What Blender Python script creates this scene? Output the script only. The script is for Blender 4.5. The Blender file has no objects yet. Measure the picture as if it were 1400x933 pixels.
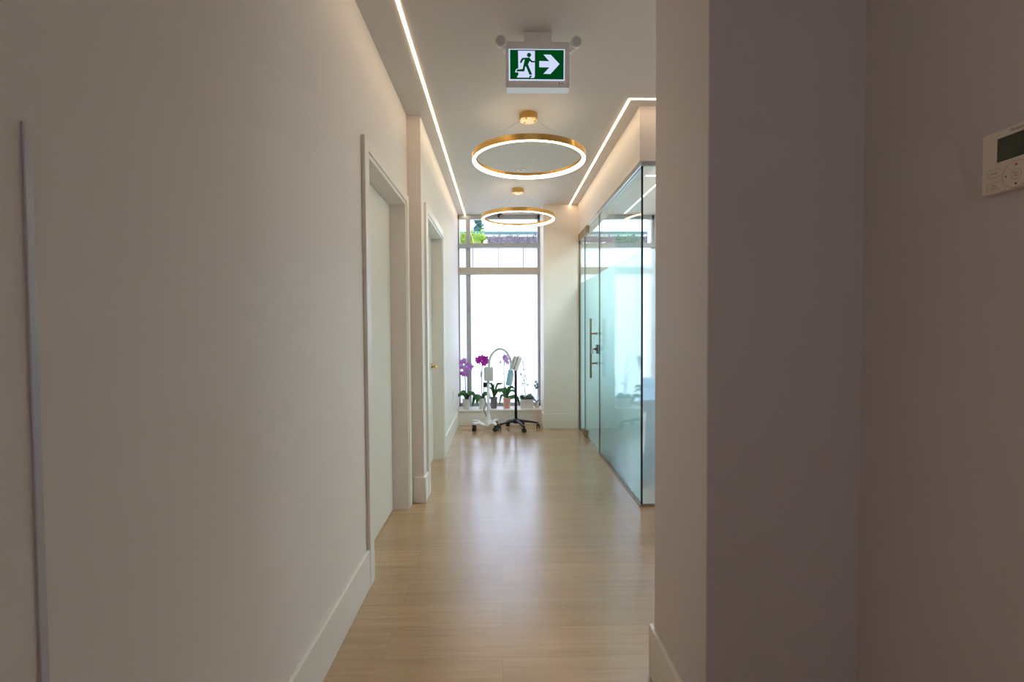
import bpy, bmesh, math, random
from mathutils import Vector, Matrix, Euler
random.seed(7)
PI = math.pi
SC = bpy.context.scene
COL = SC.collection

# ------------------------------------------------------------------ materials
def new_mat(name):
    m = bpy.data.materials.new(name); m.use_nodes = True
    nt = m.node_tree; nt.nodes.clear()
    out = nt.nodes.new('ShaderNodeOutputMaterial')
    return m, nt, out

def pbr(name, col, rough=.5, metal=0., noise=0., nscale=20., bump=0., bscale=200., spec=.5, coat=0., trans=0.):
    m, nt, out = new_mat(name)
    b = nt.nodes.new('ShaderNodeBsdfPrincipled')
    b.inputs['Base Color'].default_value = (*col, 1); b.inputs['Roughness'].default_value = rough
    b.inputs['Metallic'].default_value = metal; b.inputs['Specular IOR Level'].default_value = spec
    b.inputs['Coat Weight'].default_value = coat
    b.inputs['Transmission Weight'].default_value = trans
    tc = nt.nodes.new('ShaderNodeTexCoord')
    if noise > 0:
        n = nt.nodes.new('ShaderNodeTexNoise'); n.inputs['Scale'].default_value = nscale; n.inputs['Detail'].default_value = 4
        nt.links.new(tc.outputs['Object'], n.inputs['Vector'])
        r = nt.nodes.new('ShaderNodeValToRGB')
        r.color_ramp.elements[0].position = .3; r.color_ramp.elements[1].position = .7
        r.color_ramp.elements[0].color = (*[max(0, c*(1-noise)) for c in col], 1)
        r.color_ramp.elements[1].color = (*[min(1, c*(1+noise)) for c in col], 1)
        nt.links.new(n.outputs['Fac'], r.inputs['Fac']); nt.links.new(r.outputs['Color'], b.inputs['Base Color'])
    if bump > 0:
        n2 = nt.nodes.new('ShaderNodeTexNoise'); n2.inputs['Scale'].default_value = bscale; n2.inputs['Detail'].default_value = 3
        nt.links.new(tc.outputs['Object'], n2.inputs['Vector'])
        bp = nt.nodes.new('ShaderNodeBump'); bp.inputs['Strength'].default_value = bump; bp.inputs['Distance'].default_value = .002
        nt.links.new(n2.outputs['Fac'], bp.inputs['Height']); nt.links.new(bp.outputs['Normal'], b.inputs['Normal'])
    nt.links.new(b.outputs[0], out.inputs[0])
    return m

def emit(name, col, strength):
    m, nt, out = new_mat(name)
    e = nt.nodes.new('ShaderNodeEmission'); e.inputs[0].default_value = (*col, 1); e.inputs[1].default_value = strength
    nt.links.new(e.outputs[0], out.inputs[0]); return m

def clear_glass(name, tint, ior=1.45):
    m, nt, out = new_mat(name)
    t = nt.nodes.new('ShaderNodeBsdfTransparent'); t.inputs[0].default_value = (*tint, 1)
    g = nt.nodes.new('ShaderNodeBsdfGlossy'); g.inputs['Roughness'].default_value = .0
    f = nt.nodes.new('ShaderNodeFresnel')
    ge = nt.nodes.new('ShaderNodeNewGeometry'); mr = nt.nodes.new('ShaderNodeMapRange')   # thin pane: same reflectance from both sides
    mr.inputs[3].default_value = ior; mr.inputs[4].default_value = 1/ior
    nt.links.new(ge.outputs['Backfacing'], mr.inputs[0]); nt.links.new(mr.outputs[0], f.inputs[0])
    mx = nt.nodes.new('ShaderNodeMixShader')
    nt.links.new(f.outputs[0], mx.inputs[0]); nt.links.new(t.outputs[0], mx.inputs[1]); nt.links.new(g.outputs[0], mx.inputs[2])
    nt.links.new(mx.outputs[0], out.inputs[0]); return m

def frosted(name, col, refr=.35, rough=.55, tcol=None, refl=.0):
    m, nt, out = new_mat(name)
    t = nt.nodes.new('ShaderNodeBsdfTranslucent'); t.inputs[0].default_value = (*col, 1)
    d = nt.nodes.new('ShaderNodeBsdfDiffuse'); d.inputs[0].default_value = (*col, 1)
    r = nt.nodes.new('ShaderNodeBsdfRefraction'); r.inputs[0].default_value = (*(tcol or col), 1)
    r.inputs['Roughness'].default_value = rough; r.inputs['IOR'].default_value = 1.12
    m0 = nt.nodes.new('ShaderNodeMixShader'); m0.inputs[0].default_value = refl
    nt.links.new(t.outputs[0], m0.inputs[1]); nt.links.new(d.outputs[0], m0.inputs[2])
    mx = nt.nodes.new('ShaderNodeMixShader'); mx.inputs[0].default_value = refr
    nt.links.new(m0.outputs[0], mx.inputs[1]); nt.links.new(r.outputs[0], mx.inputs[2])
    nt.links.new(mx.outputs[0], out.inputs[0]); return m

def wood_floor(name):
    m, nt, out = new_mat(name)
    N = nt.nodes.new; L = nt.links.new
    tc = N('ShaderNodeTexCoord')
    br = N('ShaderNodeTexBrick'); br.offset = .37; br.squash = 1
    br.inputs['Scale'].default_value = 1; br.inputs['Brick Width'].default_value = 1.22; br.inputs['Row Height'].default_value = .18
    br.inputs['Mortar Size'].default_value = .0012; br.inputs['Mortar Smooth'].default_value = .3
    br.inputs['Color1'].default_value = (.0, .0, .0, 1); br.inputs['Color2'].default_value = (1, 1, 1, 1); br.inputs['Mortar'].default_value = (.5, .5, .5, 1)
    L(tc.outputs['Object'], br.inputs['Vector'])
    # grain stretched along the boards (x), shifted per board
    mp = N('ShaderNodeMapping'); mp.inputs['Scale'].default_value = (1.3, 26, 1)
    L(tc.outputs['Object'], mp.inputs['Vector'])
    ad = N('ShaderNodeVectorMath'); ad.operation = 'ADD'
    mul = N('ShaderNodeVectorMath'); mul.operation = 'SCALE'; mul.inputs[3].default_value = 7
    L(br.outputs['Color'], mul.inputs[0]); L(mp.outputs[0], ad.inputs[0]); L(mul.outputs[0], ad.inputs[1])
    n = N('ShaderNodeTexNoise'); n.inputs['Scale'].default_value = 1.5; n.inputs['Detail'].default_value = 6; n.inputs['Roughness'].default_value = .6
    n.inputs['Distortion'].default_value = .6
    L(ad.outputs[0], n.inputs['Vector'])
    r = N('ShaderNodeValToRGB'); e = r.color_ramp.elements
    e[0].position = .3; e[0].color = (.40, .235, .112, 1); e[1].position = .72; e[1].color = (.49, .305, .155, 1)
    L(n.outputs['Fac'], r.inputs['Fac'])
    hs = N('ShaderNodeHueSaturation'); hs.inputs['Saturation'].default_value = .98
    mr = N('ShaderNodeMapRange'); mr.inputs[3].default_value = .90; mr.inputs[4].default_value = 1.06
    L(br.outputs['Color'], mr.inputs[0]); L(mr.outputs[0], hs.inputs['Value']); L(r.outputs['Color'], hs.inputs['Color'])
    mx = N('ShaderNodeMix'); mx.data_type = 'RGBA'; mx.inputs[7].default_value = (.24, .16, .09, 1)
    mf = N('ShaderNodeMath'); mf.operation = 'MULTIPLY'; mf.inputs[1].default_value = .55
    L(br.outputs['Fac'], mf.inputs[0]); L(mf.outputs[0], mx.inputs[0]); L(hs.outputs[0], mx.inputs[6])
    b = N('ShaderNodeBsdfPrincipled'); b.inputs['Roughness'].default_value = .36; b.inputs['Specular IOR Level'].default_value = .6
    b.inputs['Coat Weight'].default_value = .7; b.inputs['Coat Roughness'].default_value = .19
    L(mx.outputs[2], b.inputs['Base Color'])
    bp = N('ShaderNodeBump'); bp.inputs['Strength'].default_value = .10; bp.inputs['Distance'].default_value = .003
    L(n.outputs['Fac'], bp.inputs['Height']); L(bp.outputs[0], b.inputs['Normal'])
    rr = N('ShaderNodeMapRange'); rr.inputs[3].default_value = .20; rr.inputs[4].default_value = .30
    L(n.outputs['Fac'], rr.inputs[0]); L(rr.outputs[0], b.inputs['Roughness'])
    L(b.outputs[0], out.inputs[0]); return m

def leafy(name, c1, c2, scale=14):
    m, nt, out = new_mat(name)
    b = nt.nodes.new('ShaderNodeBsdfPrincipled'); b.inputs['Roughness'].default_value = .45
    tc = nt.nodes.new('ShaderNodeTexCoord'); n = nt.nodes.new('ShaderNodeTexNoise'); n.inputs['Scale'].default_value = scale
    r = nt.nodes.new('ShaderNodeValToRGB'); r.color_ramp.elements[0].position = .35; r.color_ramp.elements[1].position = .65
    r.color_ramp.elements[0].color = (*c1, 1); r.color_ramp.elements[1].color = (*c2, 1)
    nt.links.new(tc.outputs['Object'], n.inputs['Vector']); nt.links.new(n.outputs['Fac'], r.inputs['Fac'])
    nt.links.new(r.outputs['Color'], b.inputs['Base Color'])
    t = nt.nodes.new('ShaderNodeBsdfTranslucent'); nt.links.new(r.outputs['Color'], t.inputs[0])
    mx = nt.nodes.new('ShaderNodeMixShader'); mx.inputs[0].default_value = .35
    nt.links.new(b.outputs[0], mx.inputs[1]); nt.links.new(t.outputs[0], mx.inputs[2])
    nt.links.new(mx.outputs[0], out.inputs[0]); return m

M = {}
M['wall'] = pbr('wall_paint', (.82, .735, .665), .6, bump=.06, bscale=350, spec=.3)
M['mauve'] = pbr('mauve_grey_paint', (.72, .635, .615), .6, bump=.06, bscale=350, spec=.3)
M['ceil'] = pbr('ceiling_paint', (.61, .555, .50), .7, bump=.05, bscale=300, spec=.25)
M['trim'] = pbr('trim_paint', (.82, .75, .675), .4, bump=.03, bscale=120)
M['door'] = pbr('door_paint', (.79, .735, .645), .42, bump=.04, bscale=150)
M['floor'] = wood_floor('oak_planks')
M['alu'] = pbr('window_aluminium', (.42, .43, .44), .45, .3, noise=.05)
M['transom'] = pbr('transom_cover', (.52, .47, .39), .5, noise=.03)
M['steel'] = pbr('brushed_steel', (.55, .55, .55), .3, 1., noise=.08, nscale=60)
M['bronze'] = pbr('bronze_metal', (.34, .26, .17), .35, .9, noise=.08, nscale=60)
M['brass'] = pbr('brass_gold', (.70, .44, .14), .26, 1., noise=.05)
M['glass'] = clear_glass('partition_glass', (.965, .99, .992), 1.35)
M['glassteal'] = clear_glass('partition_glass_teal', (.88, .985, .99), 1.35)  # same glass as the front; teal of the oblique light path put into the tint
M['winglass'] = clear_glass('window_glass', (.97, .99, .99))
M['film'] = frosted('frosted_film', (.90, .935, .975), .72, .20, (.86, .925, .975), refl=.05)
M['filmteal'] = frosted('frosted_film_teal', (.82, .97, .985), .25, .45, (.82, .97, .985), refl=.10)  # same film as the front; oblique teal cast put into its colour
M['winfrost'] = frosted('frosted_window_pane', (.87, .91, .98), .0, .6)
M['winfrost2'] = frosted('bright_frosted_window_pane', (.97, .965, .95), .0, .6)
M['glassedge'] = pbr('glass_edge', (.004, .022, .020), .15)
M['led'] = emit('led_strip_light', (1, .77, .50), 17.)
M['officeled'] = emit('office_led_light', (.93, .97, 1.), 6.)
M['ringled'] = emit('ring_light', (1, .80, .56), 16.)
M['white'] = pbr('white_plastic', (.78, .77, .75), .4)
M['greyp'] = pbr('grey_plastic', (.55, .55, .55), .4)
M['black'] = pbr('black_plastic', (.012, .012, .014), .35, noise=.2)
M['rubber'] = pbr('black_rubber', (.010, .010, .010), .6, noise=.2)
M['bluep'] = pbr('light_blue_plastic', (.25, .48, .60), .35)
M['cable'] = pbr('steel_cable', (.6, .58, .54), .35, .8)
M['signgreen'] = emit('lit_green', (0.0, .058, .010), 1.0)
M['signwhite'] = emit('lit_white', (.60, .66, .88), 1.1)
M['signglow'] = emit('lit_lower_lens', (.48, .52, .52), .9)
M['red'] = pbr('red_print', (.5, .04, .03), .5)
M['ink'] = pbr('dark_print', (.03, .028, .025), .5)
M['blueink'] = pbr('blue_print', (.03, .10, .30), .5)
M['lcd'] = pbr('lcd_screen', (.035, .040, .012), .2, noise=.08)
M['cream'] = pbr('cream_plastic', (.92, .79, .66), .45)
M['creamdark'] = pbr('cream_outline', (.34, .28, .23), .5)
M['terracotta'] = pbr('pink_ceramic', (.72, .36, .30), .45, noise=.06)
M['whitepot'] = pbr('white_ceramic', (.78, .77, .75), .35, noise=.03)
M['greypot'] = pbr('dark_mauve_pot', (.20, .165, .165), .5, noise=.1)
M['soil'] = pbr('bark_soil', (.06, .045, .03), .9, noise=.4, nscale=80)
M['leaf'] = leafy('orchid_leaf', (.035, .13, .02), (.08, .24, .035))
M['leafpale'] = leafy('succulent_leaf', (.16, .27, .20), (.30, .40, .32))
M['stem'] = pbr('orchid_stem', (.16, .17, .10), .5, noise=.2)
M['violet'] = leafy('violet_petals', (.52, .20, .62), (.75, .42, .80), 60)
M['magenta'] = leafy('magenta_petals', (.48, .01, .42), (.66, .02, .55), 60)
M['lilac'] = leafy('lilac_petals', (.62, .32, .70), (.78, .55, .82), 60)
M['palefl'] = leafy('pale_petals', (.62, .64, .66), (.78, .78, .80), 60)
M['padblue'] = pbr('blue_upholstery', (.05, .19, .33), .45, noise=.05)
M['paleblue'] = pbr('pale_blue_base', (.20, .36, .48), .4)
M['concrete'] = pbr('outside_concrete', (.55, .55, .55), .9, noise=.1, nscale=4)
M['stucco'] = pbr('white_stucco', (.80, .80, .79), .9, noise=.04, nscale=6)
M['teal'] = pbr('teal_metal', (.05, .15, .17), .5, noise=.1)
M['hedge'] = leafy('purple_hedge', (.07, .055, .075), (.20, .16, .20), 30)
M['shrub'] = leafy('yellow_green_shrub', (.12, .25, .012), (.30, .42, .04), 20)
M['conifer'] = leafy('distant_tree', (.05, .14, .12), (.10, .24, .18), 20)
M['bark'] = pbr('bark', (.10, .075, .05), .9, noise=.3)
M['paneline'] = pbr('grey_line', (.42, .43, .46), .6)

# ------------------------------------------------------------------ geometry helpers
def BM(): return bmesh.new()

def add_box(bm, a, b, bev=0., seg=2, mi=0):
    x0, y0, z0 = [min(a[i], b[i]) for i in range(3)]; x1, y1, z1 = [max(a[i], b[i]) for i in range(3)]
    v = [bm.verts.new(p) for p in ((x0,y0,z0),(x1,y0,z0),(x1,y1,z0),(x0,y1,z0),(x0,y0,z1),(x1,y0,z1),(x1,y1,z1),(x0,y1,z1))]
    fs = [bm.faces.new([v[i] for i in q]) for q in ((3,2,1,0),(4,5,6,7),(0,1,5,4),(1,2,6,5),(2,3,7,6),(3,0,4,7))]
    for f in fs: f.material_index = mi
    if bev > 0:
        es = list({e for f in fs for e in f.edges})
        bmesh.ops.bevel(bm, geom=es, offset=bev, segments=seg, affect='EDGES', profile=.5)
    return fs

def frames(path):
    ts = []
    n = len(path)
    for i in range(n):
        t = (path[min(i+1, n-1)] - path[max(i-1, 0)]).normalized(); ts.append(t)
    up = Vector((0, 0, 1)) if abs(ts[0].z) < .9 else Vector((1, 0, 0))
    u = (up - ts[0]*up.dot(ts[0])).normalized(); out = []
    for t in ts:
        u = (u - t*u.dot(t))
        u = u.normalized() if u.length > 1e-6 else t.orthogonal().normalized()
        out.append((t, u, t.cross(u)))
    return out

def add_tube(bm, pts, rad, sides=12, caps=True, squash=1.):
    path = [Vector(p) for p in pts]
    if not hasattr(rad, '__len__'): rad = [rad]*len(path)
    rings = []
    for p, r, (t, u, w) in zip(path, rad, frames(path)):
        rings.append([bm.verts.new(p + (u*math.cos(2*PI*k/sides)*squash + w*math.sin(2*PI*k/sides))*r) for k in range(sides)])
    for a, b in zip(rings, rings[1:]):
        for k in range(sides):
            f = bm.faces.new((a[k], a[(k+1) % sides], b[(k+1) % sides], b[k])); f.smooth = True
    if caps:
        bm.faces.new(rings[0][::-1]); bm.faces.new(rings[-1])

def smooth_path(pts, n=8):
    P = [Vector(p) for p in pts]; P = [P[0]*2-P[1]] + P + [P[-1]*2-P[-2]]; out = []
    for i in range(1, len(P)-2):
        for k in range(n):
            t = k/n; a, b, c, d = P[i-1], P[i], P[i+1], P[i+2]
            out.append(.5*((2*b) + (c-a)*t + (2*a-5*b+4*c-d)*t*t + (3*b-a-3*c+d)*t**3))
    out.append(P[-2]); return out

def add_lathe(bm, prof, c=(0,0,0), sides=32, mat=None, smooth=True):
    mat = mat or Matrix.Identity(4); c = Vector(c); rings = []
    for r, z in prof:
        if r < 1e-6: rings.append([bm.verts.new(c + mat @ Vector((0, 0, z)))])
        else: rings.append([bm.verts.new(c + mat @ Vector((r*math.cos(2*PI*k/sides), r*math.sin(2*PI*k/sides), z))) for k in range(sides)])
    for a, b in zip(rings, rings[1:]):
        for k in range(sides):
            k2 = (k+1) % sides
            if len(a) == 1 and len(b) == 1: continue
            if len(a) == 1: f = bm.faces.new((a[0], b[k2], b[k]))
            elif len(b) == 1: f = bm.faces.new((a[k], a[k2], b[0]))
            else: f = bm.faces.new((a[k], a[k2], b[k2], b[k]))
            f.smooth = smooth

def add_prism(bm, poly, y0, y1):
    """polygon in x,z extruded from y0 to y1"""
    a = [bm.verts.new((x, y0, z)) for x, z in poly]; b = [bm.verts.new((x, y1, z)) for x, z in poly]
    bm.faces.new(a); bm.faces.new(b[::-1]); n = len(poly)
    for i in range(n): bm.faces.new((a[i], b[i], b[(i+1) % n], a[(i+1) % n]))

def add_leaf(bm, pts, width, th=.002, fold=.25, nw=4, roll=0.):
    """a strap leaf along pts; thick, folded along the midrib"""
    path = smooth_path(pts, 5); fr = frames(path); n = len(path); top = []; bot = []
    for i, (p, (t, u, w)) in enumerate(zip(path, fr)):
        s = i/(n-1); hw = width*.5*(math.sin(PI*min(1, s*.86+.13))**.7)
        side = t.cross(Vector((0, 0, 1)))
        side = side.normalized() if side.length > .05 else w
        nn = side.cross(t).normalized()
        if nn.z < 0: nn = -nn
        if roll:
            c_, s_ = math.cos(roll), math.sin(roll)
            if nn.y*c_ - side.y*s_ < nn.y*c_ + side.y*s_: s_ = -s_
            nn, side = nn*c_ + side*s_, side*c_ - nn*s_
        rt, rb = [], []
        for k in range(nw+1):
            q = k/nw*2-1; pos = p + side*q*hw + nn*abs(q)*hw*fold
            rt.append(bm.verts.new(pos + nn*th*.5)); rb.append(bm.verts.new(pos - nn*th*.5))
        top.append(rt); bot.append(rb)
    for i in range(n-1):
        for k in range(nw):
            f = bm.faces.new((top[i][k], top[i][k+1], top[i+1][k+1], top[i+1][k])); f.smooth = True
            f = bm.faces.new((bot[i][k], bot[i+1][k], bot[i+1][k+1], bot[i][k+1])); f.smooth = True
        bm.faces.new((top[i][0], top[i+1][0], bot[i+1][0], bot[i][0])); bm.faces.new((top[i][nw], bot[i][nw], bot[i+1][nw], top[i+1][nw]))
    bm.faces.new(top[0][::-1] + bot[0]); bm.faces.new(top[-1] + bot[-1][::-1])

def add_ball(bm, c, r, sub=2, sc=(1,1,1)):
    g = bmesh.ops.create_icosphere(bm, subdivisions=sub, radius=r)
    for v in g['verts']: v.co = Vector((v.co.x*sc[0], v.co.y*sc[1], v.co.z*sc[2])) + Vector(c)
    for v in g['verts']:
        for f in v.link_faces: f.smooth = True

def obj(name, bm, mats, parent=None, label=None, smooth_angle=None):
    bmesh.ops.recalc_face_normals(bm, faces=bm.faces[:])
    if parent is not None:
        base = Vector(parent.get('_base', (0, 0, 0)))
        for v in bm.verts: v.co -= base
    me = bpy.data.meshes.new(name); bm.to_mesh(me); bm.free()
    for m in (mats if isinstance(mats, (list, tuple)) else [mats]): me.materials.append(m)
    o = bpy.data.objects.new(name, me); COL.objects.link(o)
    if parent is not None:
        o.parent = parent; BASES[o.name] = parent.get('_base', (0, 0, 0)); o['_base'] = parent.get('_base', (0, 0, 0))
    if label: o['label'] = label
    return o
BASES = {}

def tag(o, label=None, cat=None, group=None, kind=None):
    if label: o['label'] = label
    if cat: o['category'] = cat
    if group: o['group'] = group
    if kind: o['kind'] = kind
    return o

def thing(name, label, cat, loc=(0,0,0), group=None, kind=None):
    o = bpy.data.objects.new(name, None); COL.objects.link(o); o.location = loc; o['_base'] = tuple(loc)
    o.empty_display_size = .05
    return tag(o, label, cat, group, kind)

def one(name, bm, mats, label, cat, group=None, kind=None):
    return tag(obj(name, bm, mats), label, cat, group, kind)

def struct(name, boxes, mat, bev=0.):
    bm = BM()
    for a, b in boxes: add_box(bm, a, b, bev)
    return tag(obj(name, bm, mat), kind='structure')

# ------------------------------------------------------------------ camera
H = 2.74
f_px = 661.0; p, yaw, roll = .028, 15.5/661, .006
Fv = Vector((math.sin(yaw)*math.cos(p), math.cos(yaw)*math.cos(p), -math.sin(p)))
R0 = Vector((math.cos(yaw), -math.sin(yaw), 0)); U0 = R0.cross(Fv)
Uv = U0*math.cos(roll) + R0*math.sin(roll); Rv = R0*math.cos(roll) - U0*math.sin(roll)
cd = bpy.data.cameras.new('camera'); cam = bpy.data.objects.new('camera', cd); COL.objects.link(cam)
cd.sensor_width = 36; cd.lens = f_px/1400*36; cd.clip_start = .02
mw = Matrix((( Rv.x, Uv.x, -Fv.x, 0), (Rv.y, Uv.y, -Fv.y, 0), (Rv.z, Uv.z, -Fv.z, 1.25), (0, 0, 0, 1)))
cam.matrix_world = mw
SC.camera = cam

# ------------------------------------------------------------------ room shell
XL, XL2, XG = -.65, -.555, .973
struct('floor', [((-1.8, -1.8, -.14), (3.4, 6.75, 0))], M['floor'])
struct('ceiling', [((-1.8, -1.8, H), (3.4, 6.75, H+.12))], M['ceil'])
struct('wall_left', [((XL-.18, -1.8, 0), (XL, 2.39, H)), ((XL-.18, 2.39, 2.105), (XL, 3.33, H)), ((XL-.18, 3.33, 0), (XL, 3.45, H))], M['wall'])
struct('wall_left_far', [((XL2-.28, 3.45, 0), (XL2, 3.66, H)), ((XL2-.28, 3.66, 2.105), (XL2, 4.60, H)), ((XL2-.28, 4.60, 0), (XL2, 6.75, H))], M['wall'])
BW = ((-.18, .53), (1.33, 1.98))      # opening of the added fill window behind the camera
struct('wall_back', [((XL, -1.8, 0), (BW[0][0], -1.65, H)), ((BW[0][1], -1.8, 0), (.95, -1.65, H)), ((BW[0][0], -1.8, 0), (BW[0][1], -1.65, BW[1][0])), ((BW[0][0], -1.8, BW[1][1]), (BW[0][1], -1.65, H))], M['wall'])
struct('wall_right', [((.95, -1.8, 0), (1.1, 1.25, H))], M['mauve'])
struct('wall_pier', [((.54, 1.25, 0), (3.4, 1.68, H))], M['mauve'], .004)
struct('wall_side_hall', [((3.25, 1.68, 0), (3.4, 2.0, H)), ((3.25, 3.05, 0), (3.4, 3.29, H)), ((3.25, 2.0, 0), (3.4, 3.05, .8)), ((3.25, 2.0, 2.0), (3.4, 3.05, H))], M['wall'])
w4 = thing('window_4', 'added unseen frosted fill window at the end of the side hall', 'window', (3.35, 2.4, .8), kind='structure')  # added out of view to throw daylight on the left wall
bm = BM()
for b_ in (((3.31, 2.0, .8), (3.37, 2.04, 2.0)), ((3.31, 3.01, .8), (3.37, 3.05, 2.0)), ((3.31, 2.0, .8), (3.37, 3.05, .84)), ((3.31, 2.0, 1.96), (3.37, 3.05, 2.0))): add_box(bm, *b_, .002)
obj('frame', bm, M['alu'], w4)
bm = BM(); add_box(bm, (3.340, 2.04, .84), (3.341, 3.01, 1.96)); obj('frosted_pane', bm, M['winfrost2'], w4)
struct('wall_end', [((.53, 5.92, 0), (.985, 6.75, H))], M['wall'])
struct('wall_office', [((2.06, 3.45, 0), (2.2, 6.75, H)), ((2.06, 3.29, 0), (3.4, 3.45, H))], M['wall'])
struct('wall_bulkhead', [((.952, 3.29, 2.375), (1.09, 5.92, H)), ((1.09, 3.29, 2.375), (2.06, 3.42, H))], M['wall'])
# knee walls below the windows
struct('wall_window_sill', [((XL2, 6.17, 0), (.53, 6.75, .175))], M['wall'])
struct('wall_office_sill', [((.985, 6.17, 0), (2.06, 6.75, .175))], M['wall'])
struct('trim_1', [((XL2, 6.155, .175), (.53, 6.52, .20))], M['trim'], .004)
struct('trim_2', [((.985, 6.155, .175), (2.06, 6.52, .20))], M['trim'], .004)

def baseboard(name, segs):
    bm = BM()
    for a, b in segs:
        add_box(bm, a, b, .0035, 2)
    return tag(obj(name, bm, M['trim']), kind='structure')
BH, BT = .185, .015
baseboard('baseboard_left', [((XL, -1.65, 0), (XL+BT, 2.318, BH))])
baseboard('baseboard_pilaster', [((-.63, 3.45-BT, 0), (XL2+BT, 3.45, BH)), ((XL2, 3.45, 0), (XL2+BT, 3.572, BH))])
baseboard('baseboard_left_far', [((XL2, 4.692, 0), (XL2+BT, 6.155, BH))])
baseboard('baseboard_end', [((.53-BT, 5.92-BT, 0), (.945, 5.92, BH)), ((.53-BT, 5.92, 0), (.53, 6.155, BH))])
baseboard('baseboard_pier', [((.54-BT, 1.25, 0), (.54, 1.68+BT, BH)), ((.54, 1.68, 0), (3.2, 1.68+BT, BH)), ((.54-BT, 1.25-BT, 0), (.95-BT, 1.25, BH))])
baseboard('baseboard_right', [((.95-BT, -1.6, 0), (.95, 1.25, BH))])

# corner guard on the near left corner
bm = BM()
add_box(bm, (XL, .680, BH+.001), (XL+.0035, .6925, 1.535), .0012)
one('corner_guard', bm, pbr('guard_plastic', (.60, .57, .59), .25), 'slim pale vertical strip up the near left wall', 'trim strip')

# ------------------------------------------------------------------ doors on the left
def make_door(n, xw, y0, y1, zt, depth, cas, label, handle_y=None):
    """xw = wall face, opening from y0 to y1"""
    d = thing('door_%d' % n, label, 'door', (xw, (y0+y1)/2, 0), kind='structure')
    ct = .018
    bm = BM()   # casing
    add_box(bm, (xw, y0-cas, 0), (xw+ct, y0-.004, zt+cas-.02), .003)
    add_box(bm, (xw, y1+.004, 0), (xw+ct, y1+cas, zt+cas-.02), .003)
    add_box(bm, (xw, y0-.004, zt+.004), (xw+ct, y1+.004, zt+cas-.02), .003)
    obj('casing', bm, M['trim'], d)
    bm = BM(); j = .02     # jamb lining with stop
    add_box(bm, (xw-depth-.06, y0-.004, 0), (xw+ct-.006, y0+j-.004, zt), .002)
    add_box(bm, (xw-depth-.06, y1-j+.004, 0), (xw+ct-.006, y1+.004, zt), .002)
    add_box(bm, (xw-depth-.06, y0+j, zt-j), (xw+ct-.006, y1-j, zt+.002), .002)
    obj('jamb', bm, M['trim'], d)
    bm = BM()
    add_box(bm, (xw-depth-.044, y0+j+.001, .008), (xw-depth, y1-j-.004, zt-j-.004), .002)
    leaf = obj('leaf', bm, M['door'], d)
    if handle_y:
        bm = BM(); z = .895; xf = xw-depth
        rot = Matrix.Rotation(PI/2, 4, 'Y')
        add_lathe(bm, [(0, 0), (.026, 0), (.026, .006), (.022, .009), (.011, .010), (.011, .045), (0, .045)], (xf, handle_y, z), 24, rot)
        add_tube(bm, smooth_path([(xf+.040, handle_y+.004, z), (xf+.052, handle_y-.012, z), (xf+.054, handle_y-.06, z+.002), (xf+.050, handle_y-.115, z-.002)], 5), [.009]*11+[.0085]*4+[.008], 12)
        obj('handle', bm, M['brass'], leaf, 'brass lever handle')
    return d
make_door(1, XL, 2.39, 3.33, 2.105, .095, .078, 'nearer of the two plain off-white doors in the left wall')
make_door(2, XL2, 3.66, 4.60, 2.105, .09, .085, 'farther off-white door in the left wall, with brass lever', 4.50)

# ------------------------------------------------------------------ windows
def make_window(n, x0, x1, mull, label, line_xs):
    yf, yb = 6.44, 6.50
    w = thing('window_%d' % n, label, 'window', ((x0+x1)/2, yf, .2), kind='structure')
    fw = .035
    bm = BM()
    add_box(bm, (x0, yf, .20), (x0+fw*.5, yb, H), .002); add_box(bm, (x1-fw, yf, .20), (x1, yb, H), .002)
    add_box(bm, (x0, yf, H-.055), (x1, yb, H), .002); add_box(bm, (x0, yf, .20), (x1, yb, .245), .002)
    obj('frame', bm, M['alu'], w)
    for m0, m1 in mull:
        bm = BM(); add_box(bm, (m0, yf+.002, .245), (m1, yb-.002, H-.055), .002); obj('mullion', bm, M['alu'], w)
    bm = BM(); add_box(bm, (x0, yf-.035, 2.305), (x1, yb-.004, 2.362), .003); obj('transom', bm, M['alu'], w)
    bm = BM(); add_box(bm, (x0, yf-.012, 1.955), (x1, yb-.004, 2.048), .003); obj('transom', bm, M['transom'], w, 'beige lower transom')
    edges = [x0+fw*.5] + [e for m in mull for e in m] + [x1-fw]
    for a, b in zip(edges[::2], edges[1::2]):
        bm = BM(); add_box(bm, (a, yf+.026, 2.362), (b, yf+.032, H-.055)); obj('pane', bm, M['winglass'], w, 'clear top pane')
        for z0, z1 in ((.245, 1.955), (2.048, 2.305)):
            bm = BM(); add_box(bm, (a, yf+.028, z0), (b, yf+.029, z1)); obj('frosted_pane', bm, M['winfrost' if n == 1 else 'winfrost2'], w, 'white frosted pane')
    for sx in line_xs:  # thin grey vertical lines across the upper frosted band
        bm = BM(); add_box(bm, (sx-.006, yf+.022, 2.048), (sx+.006, yf+.026, 2.305)); obj('pane_line', bm, M['paneline'], w)
    return w
make_window(1, XL2, .53, [(-.452, -.393)], 'tall frosted window with clear top panes at the corridor end', [-.36, -.025, .31])
make_window(2, .985, 2.06, [], 'tall frosted window of the room behind the glass partition', [])

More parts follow.
